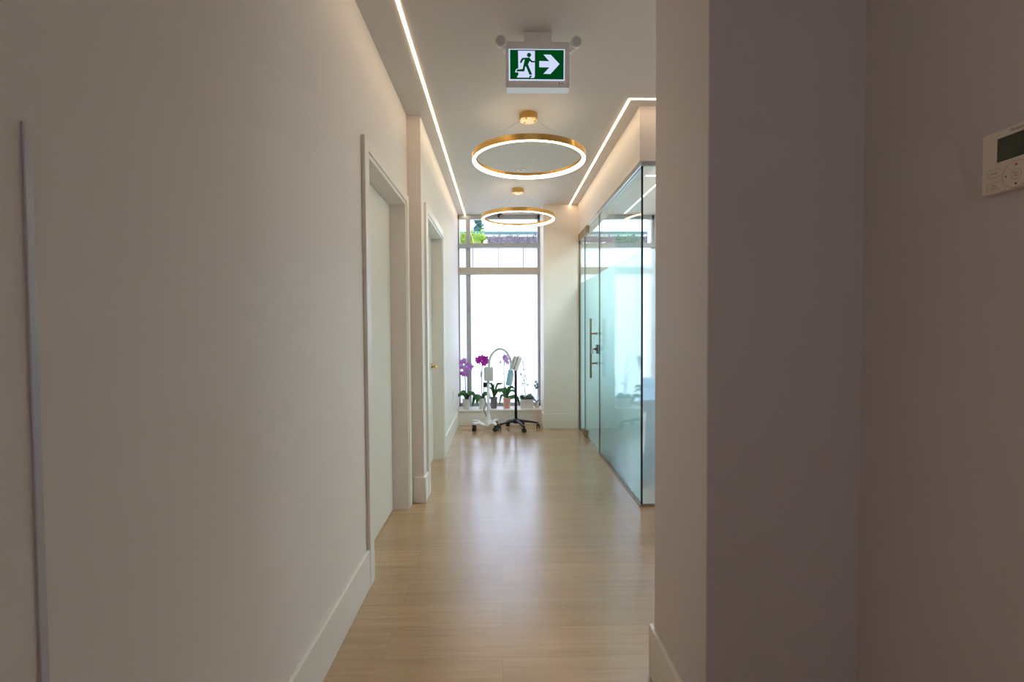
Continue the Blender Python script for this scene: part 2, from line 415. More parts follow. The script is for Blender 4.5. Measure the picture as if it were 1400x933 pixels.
w3 = thing('window_3', 'added unseen frosted fill window behind the viewer', 'window', (.15, -1.7, 1.5), kind='structure')  # added behind the camera as daylight fill for the foreground
(a0, a1), (c0, c1) = BW
bm = BM()
for b_ in (((a0, -1.76, c0), (a0+.04, -1.70, c1)), ((a1-.04, -1.76, c0), (a1, -1.70, c1)), ((a0, -1.76, c0), (a1, -1.70, c0+.04)), ((a0, -1.76, c1-.04), (a1, -1.70, c1))): add_box(bm, *b_, .002)
obj('frame', bm, M['alu'], w3)
bm = BM(); add_box(bm, (a0+.04, -1.735, c0+.04), (a1-.04, -1.734, c1-.04)); obj('frosted_pane', bm, M['winfrost2'], w3)

# ------------------------------------------------------------------ glass partition
GZ = 2.345; FILM = 1.785
def glass_panel(name, a, b, axis, label, cat):
    """a,b = min/max corners of the pane (thin along axis)"""
    t = thing(name, label, cat, ((a[0]+b[0])/2, (a[1]+b[1])/2, a[2]))
    bm = BM(); fs = add_box(bm, a, b)
    for i, f in enumerate(fs):
        nrm = f.normal if f.normal.length else None
        f.normal_update(); f.material_index = 0 if abs(f.normal[axis]) > .5 else 1
    obj('pane', bm, [M['glass'] if axis == 1 else M['glassteal'], M['glassedge']], t)
    bm = BM()
    fa, fb = list(a), list(b); fa[axis] = b[axis]+.0015; fb[axis] = b[axis]+.0022
    fb[2] = FILM; fa[2] = a[2]+.002
    for k in (0, 1):
        if k != axis: fa[k] += .002; fb[k] -= .002
    add_box(bm, fa, fb); obj('frosted_film', bm, M['film' if axis == 1 else 'filmteal'], t, 'frosted film to head height')
    return t
g1 = glass_panel('glass_partition', (XG-.006, 3.318, .014), (XG+.006, 4.730, GZ), 0, 'large frosted glass wall panel between the corner and glass door', 'glass partition')
g2 = glass_panel('glass_partition', (XG-.006+.0125, 3.305, .014), (2.05, 3.317, GZ), 1, 'bluish frosted glass panel facing the camera beside the grey pier', 'glass partition')
g3 = glass_panel('glass_partition', (XG-.006, 5.552, .014), (XG+.006, 5.905, GZ), 0, 'narrow frosted glass strip between glass door and end wall', 'glass partition')
for g in (g1, g2, g3): g['group'] = 'fixed panels of the glass partition'
bm = BM(); add_box(bm, (XG-.006, 3.305, .014), (XG+.0063, 3.3175, GZ)); obj('corner_joint', bm, M['glassedge'], g1, 'dark green vertical corner edge')
def channel(parent, a, b, m):
    bm = BM(); add_box(bm, a, b, .001); obj('channel', bm, m, parent)
channel(g1, (XG-.014, 3.30, 0), (XG+.014, 4.733, .013), M['bronze']); channel(g1, (XG-.014, 3.30, GZ), (XG+.014, 4.733, 2.375), M['steel'])
channel(g2, (XG+.0145, 3.30, 0), (2.05, 3.324, .013), M['bronze']); channel(g2, (XG+.0145, 3.30, GZ), (2.05, 3.324, 2.375), M['steel'])
channel(g3, (XG-.014, 5.552, 0), (XG+.014, 5.905, .013), M['bronze']); channel(g3, (XG-.014, 5.906, 0), (XG+.014, 5.919, 2.375), M['bronze'])
gd = glass_panel('glass_door', (XG-.006, 4.736, .010), (XG+.006, 5.546, GZ), 0, 'frosted glass door with long vertical bronze pull bar', 'door')
# patch fittings, pull handle, lock
bm = BM(); add_box(bm, (XG-.022, 5.40, .002), (XG+.022, 5.546, .085), .003); obj('hinge_fitting', bm, M['bronze'], gd)
bm = BM(); add_box(bm, (XG-.022, 5.36, 2.285), (XG+.022, 5.546, 2.370), .003); obj('hinge_fitting', bm, M['bronze'], gd)
bm = BM(); add_box(bm, (XG-.022, 5.552, 2.285), (XG+.022, 5.905, 2.374), .003); obj('top_fitting', bm, M['bronze'], g3)
bm = BM()
hx, hy = .902, 4.82
add_tube(bm, [(hx, hy, .738), (hx, hy, .742), (hx, hy, 1.331), (hx, hy, 1.335)], [.0085, .011, .011, .0085], 16)
for z in (.886, 1.184):
    add_tube(bm, [(hx, hy, z), (XG-.007, hy, z)], .0085, 12); add_tube(bm, [(XG-.013, hy, z), (XG-.0065, hy, z)], .015, 16)
obj('pull_handle', bm, M['bronze'], gd, 'long bronze pull bar')
bm = BM(); add_box(bm, (XG-.022, 4.745, .985), (XG-.0065, 4.815, 1.075), .003)
add_tube(bm, [(XG-.021, 4.785, 1.03), (XG-.040, 4.785, 1.03)], .013, 16)
add_tube(bm, [(XG-.040, 4.785, 1.03), (XG-.055, 4.785, 1.03)], .005, 8)
lk = obj('lock', bm, pbr('dark_lock_metal', (.16, .15, .14), .4, .6), gd, 'grey door lock with key')
bm = BM(); add_box(bm, (XG-.075, 4.783, .985), (XG-.052, 4.787, 1.037), .001); obj('key', bm, M['steel'], lk)

# ------------------------------------------------------------------ lights in the ceiling
bm = BM(); add_box(bm, (-.4655, 1.7, H-.003), (-.4525, 6.43, H-.0004))
t = thing('led_strip_light', 'long straight warm LED line in the ceiling along the left wall', 'light', (-.459, 4, H-.003))
obj('diffuser', bm, M['led'], t)
t = thing('led_strip_light', 'warm LED line with a right-angle corner above the glass partition', 'light', (.853, 4, H-.003))
bm = BM(); add_box(bm, (.8465, 3.177, H-.003), (.8595, 5.915, H-.0004)); add_box(bm, (.8595, 3.177, H-.003), (3.2, 3.190, H-.0004))
obj('diffuser', bm, M['led'], t)
t = thing('led_strip_light', 'white LED line in the ceiling of the room behind the glass', 'light', (1.64, 5.5, H-.003))
bm = BM(); add_box(bm, (1.633, 4.78, H-.003), (1.647, 6.35, H-.0004)); add_box(bm, (1.12, 4.773, H-.003), (1.647, 4.787, H-.0004))
obj('diffuser', bm, M['officeled'], t)

def make_ring(cx, cy, label, a0):
    t = thing('ring_pendant', label, 'pendant light', (cx, cy, H), group='round pendant lights on the corridor ceiling')
    R, zb = .384, 2.410
    def torus(prof, n=96):
        b = BM(); m = len(prof)
        rings = [[b.verts.new((cx+r*math.cos(2*PI*k/n), cy+r*math.sin(2*PI*k/n), z)) for r, z in prof] for k in range(n)]
        for k in range(n):
            A, B = rings[k], rings[(k+1) % n]
            for i in range(m): b.faces.new((A[i], A[(i+1) % m], B[(i+1) % m], B[i]))
        return b
    obj('ring', torus([(R+.009, zb+.003), (R+.013, zb+.004), (R+.013, zb+.042), (R-.012, zb+.042), (R-.012, zb+.020), (R+.009, zb+.019)]), M['brass'], t, 'brass ring')
    obj('diffuser', torus([(R-.009, zb), (R+.007, zb), (R+.0085, zb+.002), (R+.0085, zb+.0185), (R-.0115, zb+.0195), (R-.0115, zb+.003)]), M['ringled'], t, 'glowing lower inner rim')
    bm = BM(); add_lathe(bm, [(0, H-.045), (.060, H-.045), (.064, H-.041), (.064, H), (0, H)], (cx, cy, 0), 40, smooth=False)
    obj('canopy', bm, M['brass'], t, 'round brass ceiling canopy')
    for k in range(3):
        a = a0 + k*2*PI/3
        bm = BM(); add_tube(bm, [(cx+.045*math.cos(a), cy+.045*math.sin(a), H-.044), (cx+R*math.cos(a), cy+R*math.sin(a), zb+.042)], .0011, 6)
        obj('cable', bm, M['cable'], t)
    for k in range(3):
        a = a0 + k*2*PI/3 + .5
        bm = BM(); add_ball(bm, (cx+.045*math.cos(a), cy+.045*math.sin(a), H-.047), .006, 2, (1, 1, .8)); obj('screw', bm, M['brass'], t)
make_ring(.205, 3.42, 'nearer glowing round pendant ring with brass canopy, below the exit sign', math.radians(-22))
make_ring(.197, 5.25, 'farther glowing round pendant ring in front of the window', math.radians(8))

t = thing('fill_light_panel', 'added unseen square fill light panel in the ceiling of the room behind the glass', 'light', (1.55, 4.15, H))  # added out of view to brighten the frosted glass from behind
bm = BM(); add_box(bm, (1.23, 3.83, H-.010), (1.87, 4.47, H-.0004), .002); obj('frame', bm, M['white'], t)
bm = BM(); add_box(bm, (1.25, 3.85, H-.012), (1.85, 4.45, H-.0098)); obj('diffuser', bm, emit('fill_panel_glow', (.86, .95, 1.), 58.), t)

# sprinkler cover, security camera
bm = BM(); add_lathe(bm, [(0, H-.012), (.026, H-.012), (.040, H-.006), (.041, H), (0, H)], (.201, 4.60, 0), 32)
add_lathe(bm, [(0, H-.020), (.014, H-.019), (.020, H-.012), (0, H-.0115)], (.201, 4.60, 0), 24)
one('sprinkler_cover', bm, M['white'], 'small white round sprinkler cover on the ceiling inside the nearer ring', 'sprinkler')
t = thing('security_camera', 'small black dome security camera on the ceiling before the window', 'camera', (-.004, 6.2, H))
bm = BM(); add_lathe(bm, [(0, H-.036), (.038, H-.036), (.041, H-.032), (.041, H), (0, H)], (-.004, 6.2, 0), 24, smooth=False); obj('base', bm, M['black'], t)
bm = BM(); add_lathe(bm, [(.034*math.sin(a), H-.036-.066*math.cos(a)) for a in [i*PI/2/8 for i in range(9)]], (-.004, 6.2, 0), 24); obj('dome', bm, M['black'], t)

# ------------------------------------------------------------------ exit sign
SY = 2.46
SL, SR, ST, SB = .034, .357, 2.684, 2.456
t = thing('exit_sign', 'green lit exit sign with running figure and right arrow on the ceiling', 'exit sign', ((SL+SR)/2, SY, H))
bm = BM(); add_box(bm, (SL, SY, SB), (SR, SY+.06, ST), .004); obj('housing', bm, M['white'], t)
bm = BM(); add_box(bm, (SL+.006, SY+.004, SB-.004), (SR-.006, SY+.056, SB+.0005), .001); obj('lower_lens', bm, M['signglow'], t, 'glowing strip under the housing')
bm = BM(); add_box(bm, (.128, SY+.012, ST), (.268, SY+.052, H), .003); br_ = obj('bracket', bm, M['white'], t)
bm = BM(); add_tube(bm, [(.198, SY+.013, 2.712), (.198, SY+.0105, 2.712)], .004, 12); obj('screw', bm, M['greyp'], br_)
k_ = 2.455/661/8.479*.965
def q(x, y):   # artwork units: panel 653 wide, 350 high
    return (SL+.022+(x-312)*k_*.985, SB+.036+(690-(y-.028*(x-312)))*k_)
def art(name, poly, m, off, lab=None):
    bm = BM(); add_prism(bm, [q(*pt) for pt in poly], SY-off, SY-off+.0012)
    return obj(name, bm, m, panel if name != 'sign_panel' else t, lab)
panel = art('sign_panel', [(298, 328), (974, 348), (970, 716), (298, 698)], M['signwhite'], .0015, 'white lit border')
art('green_field', [(313, 341), (961, 359), (957, 702), (313, 683)], M['signgreen'], .003)
art('door_symbol', [(410, 357), (612, 363), (610, 660), (598, 678), (556, 677), (582, 652), (548, 650), (540, 672), (392, 668), (412, 636)], M['signwhite'], .0045)
art('foot_outline', [(370, 606), (384, 574), (402, 564), (411, 566), (411, 608)], M['signwhite'], .0045)
art('arrow', [(716, 408), (803, 412), (908, 522), (800, 636), (714, 632), (788, 558), (664, 554), (664, 482), (786, 488)], M['signwhite'], .0045)
man = [(465, 443), (545, 441), (566, 470), (582, 482), (613, 482), (613, 498), (570, 498), (547, 480), (528, 520), (577, 640), (545, 643), (505, 545), (494, 545), (488, 590), (475, 601), (387, 598), (396, 578), (463, 573), (480, 500), (490, 463), (474, 463), (446, 504), (429, 494), (453, 450)]
art('running_figure', man, M['signgreen'], .006)
art('running_head', [(541+25*math.cos(a*PI/12), 411+25*math.sin(a*PI/12)) for a in range(24)], M['signgreen'], .006)
bm = BM(); cxm, czm = q(905, 742)
add_prism(bm, [(cxm+.0035*math.cos(a*PI/6), czm+.0035*math.sin(a*PI/6)) for a in range(12)], SY-.0012, SY)
add_prism(bm, [(cxm+.008, czm-.0035), (cxm+.023, czm-.0035), (cxm+.023, czm-.0015), (cxm+.008, czm-.0015)], SY-.0012, SY)
obj('red_mark', bm, M['red'], t)
for sx, hx_ in ((-1, .010), (1, .385)):
    d = Vector((sx*.1, -1, -.22)).normalized(); c0 = Vector((hx_, 2.415, 2.660))
    bm = BM(); add_tube(bm, [c0-d*.040, c0-d*.036, c0-d*.004, c0], [.024, .0265, .0275, .0255], 24)
    ax = SL-.001 if sx < 0 else SR+.001
    add_tube(bm, [c0-d*.025+Vector((0, 0, -.02)), Vector((ax+sx*.006, 2.455, 2.640)), Vector((ax, 2.475, 2.640))], .011, 12)
    lh = obj('lamp_head', bm, M['white'], t)
    bm = BM(); add_tube(bm, [c0+d*.0002, c0+d*.0016], .021, 24); ln = obj('lens', bm, M['greyp'], lh)

# ------------------------------------------------------------------ thermostat on the right wall
TX = .930
t = thing('thermostat', 'cream wall thermostat with dark screen and round button pad on the right wall', 'thermostat', (.95, .857, 1.55))
TY0, TY1, TZ0, TZ1 = .795, .920, 1.496, 1.611
bm = BM(); add_box(bm, (TX, TY0, TZ0), (.943, TY1, TZ1), .003, 3); obj('body', bm, M['cream'], t)
bm = BM(); add_box(bm, (.943, TY0+.006, TZ0+.006), (.95, TY1-.006, TZ1-.006)); obj('back_plate', bm, M['greyp'], t)
bm = BM(); add_box(bm, (TX-.0006, .812, 1.552), (TX+.001, .891, 1.5955), .0003); obj('screen', bm, M['lcd'], t)
def ring_yz(bm, cy, cz, r, w, n=48, a0=0, a1=2*PI):
    pts = [(a0+(a1-a0)*k/n) for k in range(n+1)]
    for a, b in zip(pts, pts[1:]):
        vs = [bm.verts.new((TX-.0007, cy+rr*math.cos(x), cz+rr*math.sin(x))) for rr, x in ((r, a), (r+w, a), (r+w, b), (r, b))]
        bm.faces.new(vs)
def poly_yz(bm, pts, x=TX-.0008):
    bm.faces.new([bm.verts.new((x, y, z)) for y, z in pts])
CY, CZ = .8565, 1.5215
bm = BM(); add_tube(bm, [(TX+.001, CY, CZ), (TX-.0004, CY, CZ)], .0235, 40); ring_yz(bm, CY, CZ, .0232, .0007)
pad = obj('button_pad', bm, [M['cream']], t)
bm = BM(); ring_yz(bm, CY, CZ, .0236, .0008); ring_yz(bm, CY, CZ, .0085, .0006); obj('pad_outline', bm, M['creamdark'], pad)
bm = BM(); poly_yz(bm, [(CY+.003, CZ+.0155), (CY-.003, CZ+.0155), (CY, CZ+.0205)]); obj('up_arrow', bm, M['red'], pad)
bm = BM(); poly_yz(bm, [(CY+.0028, CZ-.0155), (CY-.0028, CZ-.0155), (CY, CZ-.0205)]); obj('down_arrow', bm, M['blueink'], pad)
bm = BM(); poly_yz(bm, [(CY+.0165, CZ+.002), (CY+.0165, CZ-.002), (CY+.0195, CZ)]); obj('side_arrow', bm, M['ink'], pad)
bm = BM(); poly_yz(bm, [(CY-.0165, CZ+.002), (CY-.0165, CZ-.002), (CY-.0195, CZ)]); obj('side_arrow', bm, M['ink'], pad)
def button_outline(name, cz):
    bm = BM(); w = .0006; r = .0068
    y1, y0 = .9085-r, .884
    ring_yz(bm, y1, cz, r, w, 20, -PI/2, PI/2)
    for s in (1, -1):
        poly_yz(bm, [(y1, cz+s*r), (y0, cz+s*r), (y0, cz+s*(r+w)), (y1, cz+s*(r+w))], TX-.0007)
    return obj(name, bm, M['creamdark'], t)
b1 = button_outline('mode_button', 1.5335); b2 = button_outline('fan_button', 1.5085)
def text_on(body, y, z, size, m, parent, name, shear=0):
    cu = bpy.data.curves.new('txt', 'FONT'); cu.body = body; cu.size = size; cu.align_x = 'CENTER'; cu.align_y = 'CENTER'; cu.shear = shear
    cu.resolution_u = 3
    tmp = bpy.data.objects.new('txt', cu); COL.objects.link(tmp)
    bpy.context.view_layer.update()
    dg = bpy.context.evaluated_depsgraph_get(); me = bpy.data.meshes.new_from_object(tmp.evaluated_get(dg))
    bpy.data.objects.remove(tmp)
    base = Vector(parent.get('_base'))
    for v in me.vertices:
        lx, ly = v.co.x, v.co.y
        v.co = Vector((TX-.0011, y-lx, z+ly)) - base
    me.materials.clear(); me.materials.append(m); me.name = name
    o = bpy.data.objects.new(name, me); COL.objects.link(o); o.parent = parent; return o
text_on('Panasonic', .853, 1.6030, .0075, M['ink'], t, 'lettering', .2)
text_on('Mode', .8955, 1.5335, .0052, M['ink'], b1, 'lettering')
text_on('Fan', .8955, 1.5108, .0046, M['ink'], b2, 'lettering')
text_on('Speed', .8955, 1.5062, .0046, M['ink'], b2, 'lettering')
text_on('Menu', CY, CZ+.0022, .0046, M['ink'], pad, 'lettering'); text_on('OK', CY, CZ-.0028, .0046, M['ink'], pad, 'lettering')

# outlet
t = thing('wall_outlet', 'white outlet plate low on the left wall near the window', 'outlet', (XL2, 5.6, .47))
bm = BM(); add_box(bm, (XL2, 5.565, .415), (XL2+.006, 5.635, .53), .002); obj('plate', bm, M['white'], t)
for z in (.452, .493):
    bm = BM(); add_box(bm, (XL2+.0055, 5.583, z-.014), (XL2+.0075, 5.617, z+.014), .001); obj('socket', bm, M['greyp'], t)

# ------------------------------------------------------------------ stands by the window
def caster(parent, x, y, ztop, m_fork, yawd=0.):
    bm = BM(); r = .026; cz = r
    dx, dy = math.cos(yawd), math.sin(yawd)
    for s in (-1, 1):
        o = Vector((-dy*s*.012, dx*s*.012, 0)); a = Vector((x, y, cz)) + o; w = Vector((-dy, dx, 0))*.0075
        rot = Vector((0, 0, 1)).rotation_difference(w.normalized()).to_matrix().to_4x4()
        add_lathe(bm, [(0, -.0075), (r*.8, -.0075), (r, -.004), (r, .004), (r*.8, .0075), (0, .0075)], a, 24, rot, smooth=False)
    w = obj('caster', bm, M['rubber'], parent, 'black twin wheel caster')
    bm = BM(); add_tube(bm, [(x, y, cz), (x, y, cz+.028), (x, y, ztop)], [.006, .011, .011], 12)
    obj('fork', bm, m_fork, w)

WX, WY = -.155, 5.90
t = thing('lamp_stand', 'white wheeled stand with arched gooseneck and pale blue hand unit by the window', 'medical stand', (WX, WY, 0))
ends = [(-.325, 5.815), (-.075, 5.775), (-.335, 5.985), (-.055, 6.02)]
for ex, ey in ends:
    pth = smooth_path([(WX, WY, .062), (WX+(ex-WX)*.35, WY+(ey-WY)*.35, .060), (WX+(ex-WX)*.75, WY+(ey-WY)*.75, .092), (ex, ey, .092)], 6)
    bm = BM(); n = len(pth); add_tube(bm, pth, [.030-.008*i/(n-1) for i in range(n)], 14, squash=.62)
    add_lathe(bm, [(0, .078), (.022, .078), (.024, .084), (.024, .100), (.020, .106), (0, .107)], (ex, ey, 0), 20)
    lg = obj('leg', bm, M['white'], t)
    caster(t, ex, ey, .080, M['rubber'], random.uniform(0, 3))
bm = BM(); add_lathe(bm, [(0, .04), (.050, .04), (.056, .055), (.048, .085), (.030, .13), (.020, .19), (.0165, .24), (.0165, .60), (0, .60)], (WX, WY, 0), 28)
obj('pole', bm, M['white'], t)
bm = BM(); add_box(bm, (WX-.040, WY-.045, .600), (WX+.060, WY+.035, .770), .006, 3)
bx_ = obj('control_box', bm, M['greyp'], t, 'grey control box')
bm = BM(); add_box(bm, (WX-.052, WY-.035, .61), (WX-.040, WY+.025, .76), .003); obj('side_panel', bm, M['white'], bx_)
bm = BM(); pth = smooth_path([(WX+.012, WY, .770), (WX+.014, WY, .83), (WX+.034, WY, .905), (WX+.085, WY, .965), (WX+.145, WY, .990), (WX+.21, WY, .965), (WX+.255, WY, .90), (WX+.278, WY, .83), (WX+.275, WY, .725)], 8)
add_tube(bm, pth, .0135, 12); obj('gooseneck', bm, M['greyp'], t, 'grey arched gooseneck')
# blue hand unit hanging from the gooseneck, tilted
bm = BM(); add_box(bm, (-.033, -.022, -.20), (.033, .022, 0), .018, 4)
for v in bm.verts:
    s = 1 + (-v.co.z)*.9; v.co.x *= s*.92
rm = Euler((math.radians(4), math.radians(8), math.radians(22))).to_matrix().to_4x4(); rm.translation = (WX+.278, WY, .735)
bm.transform(rm); hu = obj('hand_unit', bm, M['bluep'], t, 'pale blue hand unit')
bm = BM(); add_box(bm, (.004, -.0235, -.185), (.038, -.016, -.03), .003); bm.transform(rm); obj('face_plate', bm, M['greyp'], hu)
bm = BM(); add_box(bm, (WX-.062, WY-.012, .52), (WX-.0165, WY+.012, .58), .004); obj('holder', bm, M['black'], t, 'black side holder')
bm = BM(); pth = smooth_path([(WX-.045, WY, .55), (WX-.060, WY-.01, .42), (WX-.030, WY-.02, .34), (WX-.055, WY-.015, .25), (WX-.03, WY-.01, .18), (WX-.014, WY, .14)], 6)
add_tube(bm, pth, .004, 8); obj('power_cord', bm, M['black'], t, 'black power cord')

BX, BY = .182, 5.94
t = thing('instrument_stand', 'black five-star wheeled pole stand holding a white tilted box', 'medical stand', (BX, BY, 0))
for ex, ey in [(-.022, 5.85), (.085, 6.085), (.272, 5.705), (.455, 5.935), (.27, 6.10)]:
    d = Vector((ex-BX, ey-BY, 0)); bm = BM()
    pth = [Vector((BX, BY, .098))+d*s+Vector((0, 0, -.030*s*s)) for s in (0, .15, .5, .85, 1.0)]
    add_tube(bm, pth, [.022, .021, .017, .014, .013], 14, squash=.85)
    obj('leg', bm, M['black'], t); caster(t, ex, ey, .062, M['rubber'], random.uniform(0, 3))
bm = BM(); add_lathe(bm, [(0, .070), (.036, .070), (.040, .080), (.038, .118), (.024, .126), (0, .126)], (BX, BY, 0), 28); obj('hub', bm, M['black'], t)
bm = BM(); add_lathe(bm, [(0, .126), (.0165, .126), (.0165, .735), (.012, .740), (0, .740)], (BX, BY, 0), 20); obj('pole', bm, M['black'], t)
bm = BM(); add_box(bm, (-.036, -.03, 0), (.036, .03, .175), .006, 3)
rm = Euler((0, math.radians(20), math.radians(-14))).to_matrix().to_4x4(); rm.translation = (BX-.012, BY, .725)
bm.transform(rm); bb = obj('instrument_box', bm, M['white'], t, 'white tilted box')
bm = BM(); add_box(bm, (-.012, -.032, .004), (-.004, .032, .178), .001); bm.transform(rm); obj('slot', bm, M['rubber'], bb)
bm = BM(); add_box(bm, (-.068, -.022, .01), (-.040, .022, .165), .008, 3); bm.transform(rm); obj('handset', bm, M['greyp'], t, 'grey handset clipped to the box')

# ------------------------------------------------------------------ plants on the sill
SZ = .20
def pot_bm(x, y, r0, r1, h, rim=.006):
    bm = BM(); add_lathe(bm, [(0, 0), (r0, 0), (r0+.002, .004), (r1-.001, h-rim*2), (r1+.002, h-rim*1.6), (r1+.002, h), (r1-.005, h), (r1-.007, h-.018), (0, h-.018)], (x, y, SZ), 36)
    return bm
def soil(t, x, y, r, h):
    bm = BM(); add_lathe(bm, [(0, h-.017), (r-.008, h-.016), (r-.008, h-.013), (0, h-.011)], (x, y, SZ), 24); obj('potting_bark', bm, M['soil'], t)
def leaves(t, x, y, z, specs, m='leaf'):
    for ang, ln, w, rise, droop in specs:
        a = math.radians(ang); d = Vector((math.cos(a), math.sin(a), 0)); o = Vector((x, y, z))
        bm = BM(); add_leaf(bm, [o, o+d*ln*.35+Vector((0, 0, rise)), o+d*ln*.72+Vector((0, 0, rise*1.1)), o+d*ln+Vector((0, 0, rise-droop))], w*1.25, roll=random.uniform(.5, 1.0))
        obj('leaf', bm, M[m], t)
def bloom_bm(c, size, face, spin=0):
    """five-petal orchid bloom facing 'face'"""
    bm = BM(); f = Vector(face).normalized(); u = f.orthogonal().normalized(); w = f.cross(u); c = Vector(c)
    for k, (ang, wd, ln) in enumerate(((90, .62, 1.), (162, .85, 1.05), (234, .55, .95), (306, .55, .95), (18, .85, 1.05))):
        a = math.radians(ang)+spin; d = u*math.cos(a)+w*math.sin(a); s = f.cross(d); ring = []
        for j in range(10):
            b = 2*PI*j/10; r = ln*size*(.5-.5*math.cos(b)); q_ = wd*size*.5*math.sin(b)
            ring.append((c + d*r + s*q_ + f*(.16*size*math.sin(PI*r/(ln*size))), c + d*r + s*q_ + f*(.16*size*math.sin(PI*r/(ln*size))) - f*.0015))
        va = [bm.verts.new(p_[0]) for p_ in ring]; vb = [bm.verts.new(p_[1]) for p_ in ring]
        bm.faces.new(va); bm.faces.new(vb[::-1])
        for j in range(10): bm.faces.new((va[j], vb[j], vb[(j+1) % 10], va[(j+1) % 10]))
    add_ball(bm, c+f*.12*size, size*.22, 1)
    return bm
def stem(t, pts, r=.0055):
    bm = BM(); add_tube(bm, smooth_path(pts, 6), r, 8); return obj('stem', bm, M['stem'], t)
def blooms(t, centres, size, m):
    for c in centres:
        obj('flower', bloom_bm(c, size*random.uniform(.88, 1.1), (random.uniform(-.5, .5), -1, random.uniform(-.3, .3)), random.uniform(0, 6)), M[m], t)
PG = 'potted plants on the window sill'
Y = 6.275
# 1 violet orchid, far left
t = thing('potted_orchid', 'violet orchid in a white pot at the left end of the window sill', 'plant', (-.450, Y, SZ), PG)
obj('pot', pot_bm(-.450, Y, .042, .052, .125), M['whitepot'], t); soil(t, -.45, Y, .05, .125)
leaves(t, -.450, Y, SZ+.11, [(200, .11, .05, .07, .02), (330, .14, .05, .08, .06), (10, .12, .045, .07, .02), (150, .10, .045, .09, .03), (265, .09, .05, .07, .05), (300, .10, .05, .09, .03)])
stem(t, [(-.452, Y, SZ+.11), (-.462, Y, .45), (-.465, Y+.005, .62), (-.468, Y, .80)])
stem(t, [(-.445, Y+.01, SZ+.11), (-.415, Y+.01, .50), (-.42, Y+.01, .62), (-.44, Y, .72)], .0035)
blooms(t, [(-.505, Y, .74), (-.475, Y-.02, .83), (-.430, Y-.01, .77), (-.46, Y-.025, .72), (-.490, Y-.02, .66), (-.42, Y-.02, .70), (-.452, Y-.03, .655), (-.505, Y, .80), (-.395, Y, .745)], .043, 'violet')
bm = BM(); add_ball(bm, (-.515, Y-.015, .66), .018, 2, (.8, .8, 1.3)); obj('bud', bm, M['magenta'], t)
# 2 magenta orchid
t = thing('potted_orchid', 'magenta orchid in a tall white pot left of the white stand', 'plant', (-.243, Y, SZ), PG)
obj('pot', pot_bm(-.243, Y, .042, .050, .135), M['whitepot'], t); soil(t, -.243, Y, .05, .135)
leaves(t, -.243, Y, SZ+.12, [(185, .13, .075, .02, .11), (230, .11, .06, .03, .08), (330, .12, .05, .06, .05), (30, .10, .05, .06, .02)])
stem(t, [(-.245, Y, SZ+.12), (-.25, Y, .45), (-.248, Y, .65), (-.238, Y, .82)])
blooms(t, [(-.300, Y, .835), (-.265, Y-.02, .85), (-.235, Y-.03, .865), (-.205, Y-.02, .835), (-.175, Y-.015, .81), (-.225, Y-.03, .80), (-.19, Y-.02, .85), (-.215, Y-.025, .785), (-.28, Y-.01, .815)], .042, 'magenta')
bm = BM(); add_ball(bm, (-.252, Y-.004, .66), .018, 2, (1, 1, 1.6)); add_ball(bm, (-.258, Y-.004, .62), .013, 2, (1, 1, 1.5)); obj('bud', bm, M['palefl'], t)
# 3 dark pot
t = thing('potted_plant', 'long-leaved plant in a dark mauve pot behind the white pole', 'plant', (-.093, Y, SZ), PG)
obj('pot', pot_bm(-.093, Y, .036, .047, .145), M['greypot'], t); soil(t, -.093, Y, .047, .145)
leaves(t, -.093, Y, SZ+.13, [(0, .12, .026, .17, -.03), (15, .14, .026, .10, -.01), (350, .14, .028, .09, .05), (160, .08, .03, .17, -.02), (200, .10, .03, .12, .0), (100, .10, .03, .15, .0)])
# 4 pink pot
t = thing('potted_orchid', 'lilac orchid in a pink tapered pot at the middle of the sill', 'plant', (.076, Y, SZ), PG)
obj('pot', pot_bm(.076, Y, .038, .050, .138), M['terracotta'], t); soil(t, .076, Y, .05, .138)
leaves(t, .076, Y, SZ+.125, [(175, .10, .038, .10, .03), (20, .11, .03, .13, .02), (345, .13, .035, .09, .03), (130, .08, .03, .12, .0), (190, .10, .035, .03, .12), (352, .17, .062, .01, .10), (60, .10, .03, .12, 0)])
stem(t, [(.07, Y, SZ+.125), (.046, Y, .45), (.040, Y, .70), (.052, Y, .87)])
stem(t, [(.045, Y, .64), (.01, Y-.01, .66), (0, Y-.01, .63), (.02, Y-.01, .61)], .0035)
blooms(t, [(.060, Y-.01, .875), (.085, Y-.02, .845), (.058, Y-.02, .83), (.085, Y-.01, .80), (.045, Y, .86)], .034, 'lilac')
bm = BM(); add_ball(bm, (-.005, Y-.005, .80), .014, 2, (.9, .9, 1.7)); obj('bud', bm, M['lilac'], t)
stem(t, [(.040, Y, .74), (.015, Y, .80), (-.003, Y, .815)], .0025)
